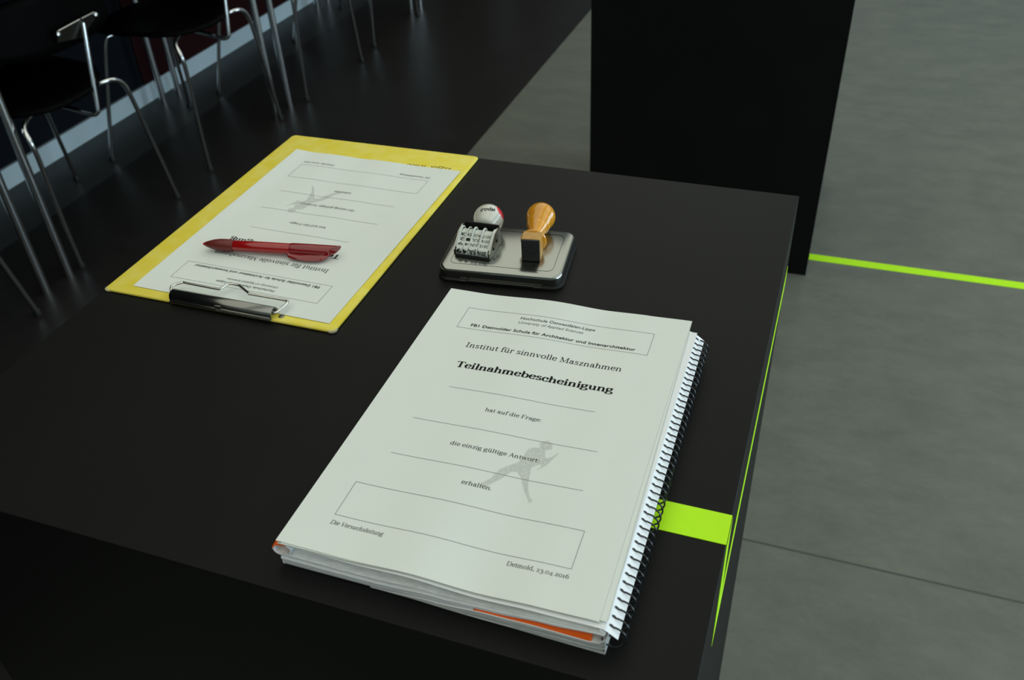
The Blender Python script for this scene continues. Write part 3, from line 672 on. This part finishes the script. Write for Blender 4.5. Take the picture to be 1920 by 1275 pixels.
# ------------------------------------------------------------------ chairs along the left wall
def copy_tree(o, parent=None):
    c = o.copy(); C.objects.link(c)
    if parent is not None: c.parent = parent
    for ch in [k for k in bpy.data.objects if k.parent == o]: copy_tree(ch, c)
    return c
CO = (-2.13, .95, -H)
def make_chair():
    root = empty('stacking_chair', CO, 'chair', 'chair')
    # seat: round-backed dished shell
    m_ = MB(); rings = []; nr, na = 7, 36
    def outline(a):
        c, s = math.cos(a), math.sin(a); rx = .225 if c > 0 else .215; p = .85 if c > 0 else .62
        return (-2.115+rx*math.copysign(abs(c)**p, c), .95-.035*max(c, 0)+(.195 if c > 0 else .205)*math.copysign(abs(s)**(.9 if c > 0 else .62), s))
    c0 = m_.add([(-2.115, .95, -.452)]); 
    for i in range(1, nr+1):
        f = i/nr; pts = []
        for j in range(na):
            x, y = outline(2*math.pi*j/na); z = -.452+.016*f*f+(-.014 if x < -2.28 and f > .8 else 0)
            pts.append((-2.115+(x+2.115)*f, .95+(y-.95)*f, z))
        rings.append(m_.add(pts))
    for j in range(na): m_.face((c0, rings[0]+j, rings[0]+(j+1) % na), 'chair_black')
    for i in range(nr-1):
        for j in range(na): m_.face((rings[i]+j, rings[i+1]+j, rings[i+1]+(j+1) % na, rings[i]+(j+1) % na), 'chair_black')
    m_.build('seat', root, solid=.011)
    # backrest: low curved band
    m_ = MB(); G = []
    for i in range(25):
        t = -1+2*i/24; y = .985+.215*t; x = -1.915-.060*t*t; e_ = .018*abs(t)**5
        G.append([m_.add([(x-.012*(k/6), y, -.325+e_+(.15-2*e_)*k/6)]) for k in range(7)])
    for i in range(24):
        for k in range(6): m_.face((G[i][k], G[i+1][k], G[i+1][k+1], G[i][k+1]), 'chair_black')
    m_.build('backrest', root, solid=.010)
    J = (-1.93, 1.02, -.452); r = .0068
    def leg(path):
        m_ = MB(); m_.tube(smooth_path(path, 6), r, 'chrome', 12); l = m_.build('leg', root)
        f = path[-1]; m_ = MB(); m_.lathe([(0, .0), (0, .0105), (.004, .0110), (.016, .0085), (.018, .0)], (f[0], f[1], -H), (0, 0, 1), 'rubber', 14); m_.build('rubber_foot', l)
    leg([J, (-1.958, .93, -.455), (-1.962, .82, -.452), (-1.932, .748, -.458), (-1.905, .727, -.486), (-1.905, .731, -.54), (-1.930, .752, -.74), (-1.948, .771, -.890)])
    leg([J, (-1.912, 1.045, -.448), (-1.905, 1.075, -.455), (-1.903, 1.098, -.478), (-1.904, 1.112, -.52), (-1.916, 1.155, -.69), (-1.932, 1.205, -.890)])
    leg([(-2.16, .95, -.472), (-2.20, .87, -.472), (-2.235, .815, -.475), (-2.250, .795, -.495), (-2.28, .778, -.62), (-2.335, .745, -.890)])
    leg([(-2.16, .96, -.472), (-2.21, 1.03, -.472), (-2.245, 1.085, -.475), (-2.262, 1.11, -.497), (-2.295, 1.15, -.62), (-2.352, 1.222, -.890)])
    m_ = MB(); m_.tube(smooth_path([(-2.16, .955, -.478), (-2.06, .955, -.488), (-1.97, .957, -.500), (-1.925, .962, -.512), (-1.903, .968, -.508), (-1.898, .973, -.485), (-1.898, .995, -.38), (-1.900, 1.020, -.276)], 6), .0072, 'chrome', 12); sp = m_.build('back_support', root)
    m_ = MB()
    P1, P2, P3 = Vector((-1.893, .919, -.266)), Vector((-1.897, 1.012, -.264)), Vector((-1.905, 1.077, -.266))
    for a, c, ha, hc in ((P1, P2, .030, .050), (P2, P3, .050, .020)):
        tl = .3; n = m_.add([a, c, c+Vector((-hc*tl, 0, -hc)), a+Vector((-ha*tl, 0, -ha)), a+Vector((-.004, 0, .001)), c+Vector((-.004, 0, .001)), c+Vector((-hc*tl-.004, 0, -hc)), a+Vector((-ha*tl-.004, 0, -ha))])
        for q_ in ((0, 3, 2, 1), (4, 5, 6, 7), (0, 1, 5, 4), (1, 2, 6, 5), (2, 3, 7, 6), (3, 0, 4, 7)): m_.face([n+i for i in q_], 'dark_steel')
        m_.tube([a+Vector((.001, .004, 0)), c+Vector((.001, -.004, 0))], .0026, 'chrome', 8)
    bk = m_.build('backrest_bracket', root, smooth=False, bevel=.0012)
    for P in (P1, P3):
        m_ = MB(); m_.lathe([(-.002, .0), (-.002, .0065), (.004, .0060), (.006, .0035), (.0065, 0)], P+Vector((0, 0, -.008)), (1, 0, .2), 'chrome', 16); m_.build('bolt', bk)
    m_ = MB(); m_.lathe([(0, 0), (0, .007), (.004, .006), (.006, 0)], (-1.918, .985, -.452), (1, 0, .3), 'chrome', 14); m_.build('joint_bolt', root)
    return root
chair = make_chair()
spots = [(.0, 0.0, 'black wall-row chair whose steel backrest bracket is in view'),
         (.034, -.665, 'nearest wall-row chair, only one chrome leg in view at the left edge'),
         (.008, .630, 'black wall-row chair just beyond the one with the visible bracket'),
         (.030, 1.250, 'fourth wall-row chair, only its chrome legs showing below the frame top'),
         (.020, 1.858, 'farthest wall-row chair, its feet close to the frame top')]
for i, (dx, dy, lb) in enumerate(spots):
    o = chair if i == 0 else copy_tree(chair)
    o.location = (CO[0]+dx, CO[1]+dy, 0); tag(o, lb, 'chair', 'chairs lined up at the tables by the wall')

# ------------------------------------------------------------------ tables over the chairs
def table(y0, y1, label):
    root = empty('long_table', (-2.21, (y0+y1)/2, -H), label, 'table', 'tables standing along the left wall')
    m_ = MB(); m_.box((-2.49, y0, -.158), (-1.925, y1, -.132), 'chair_black'); m_.build('tabletop', root, smooth=False, bevel=.002)
    for x in (-1.953, -2.464):
        for y in (y0+.03, y1-.03):
            m_ = MB(); m_.tube([(x, y, -.158), (x, y, -H)], .0125, 'chrome', 16); m_.build('leg', root)
table(-.55, .663, 'nearest wall table, one round steel leg in view at the left edge')
table(.694, 1.882, 'black table on round steel legs over the chair with the visible bracket')
table(1.918, 3.105, 'third black table along the wall, its round legs near the frame top')
table(3.150, 4.35, 'farthest black table along the wall, one leg tip at the frame top')

for o in bpy.data.objects:
    if '_o' in o: del o['_o']
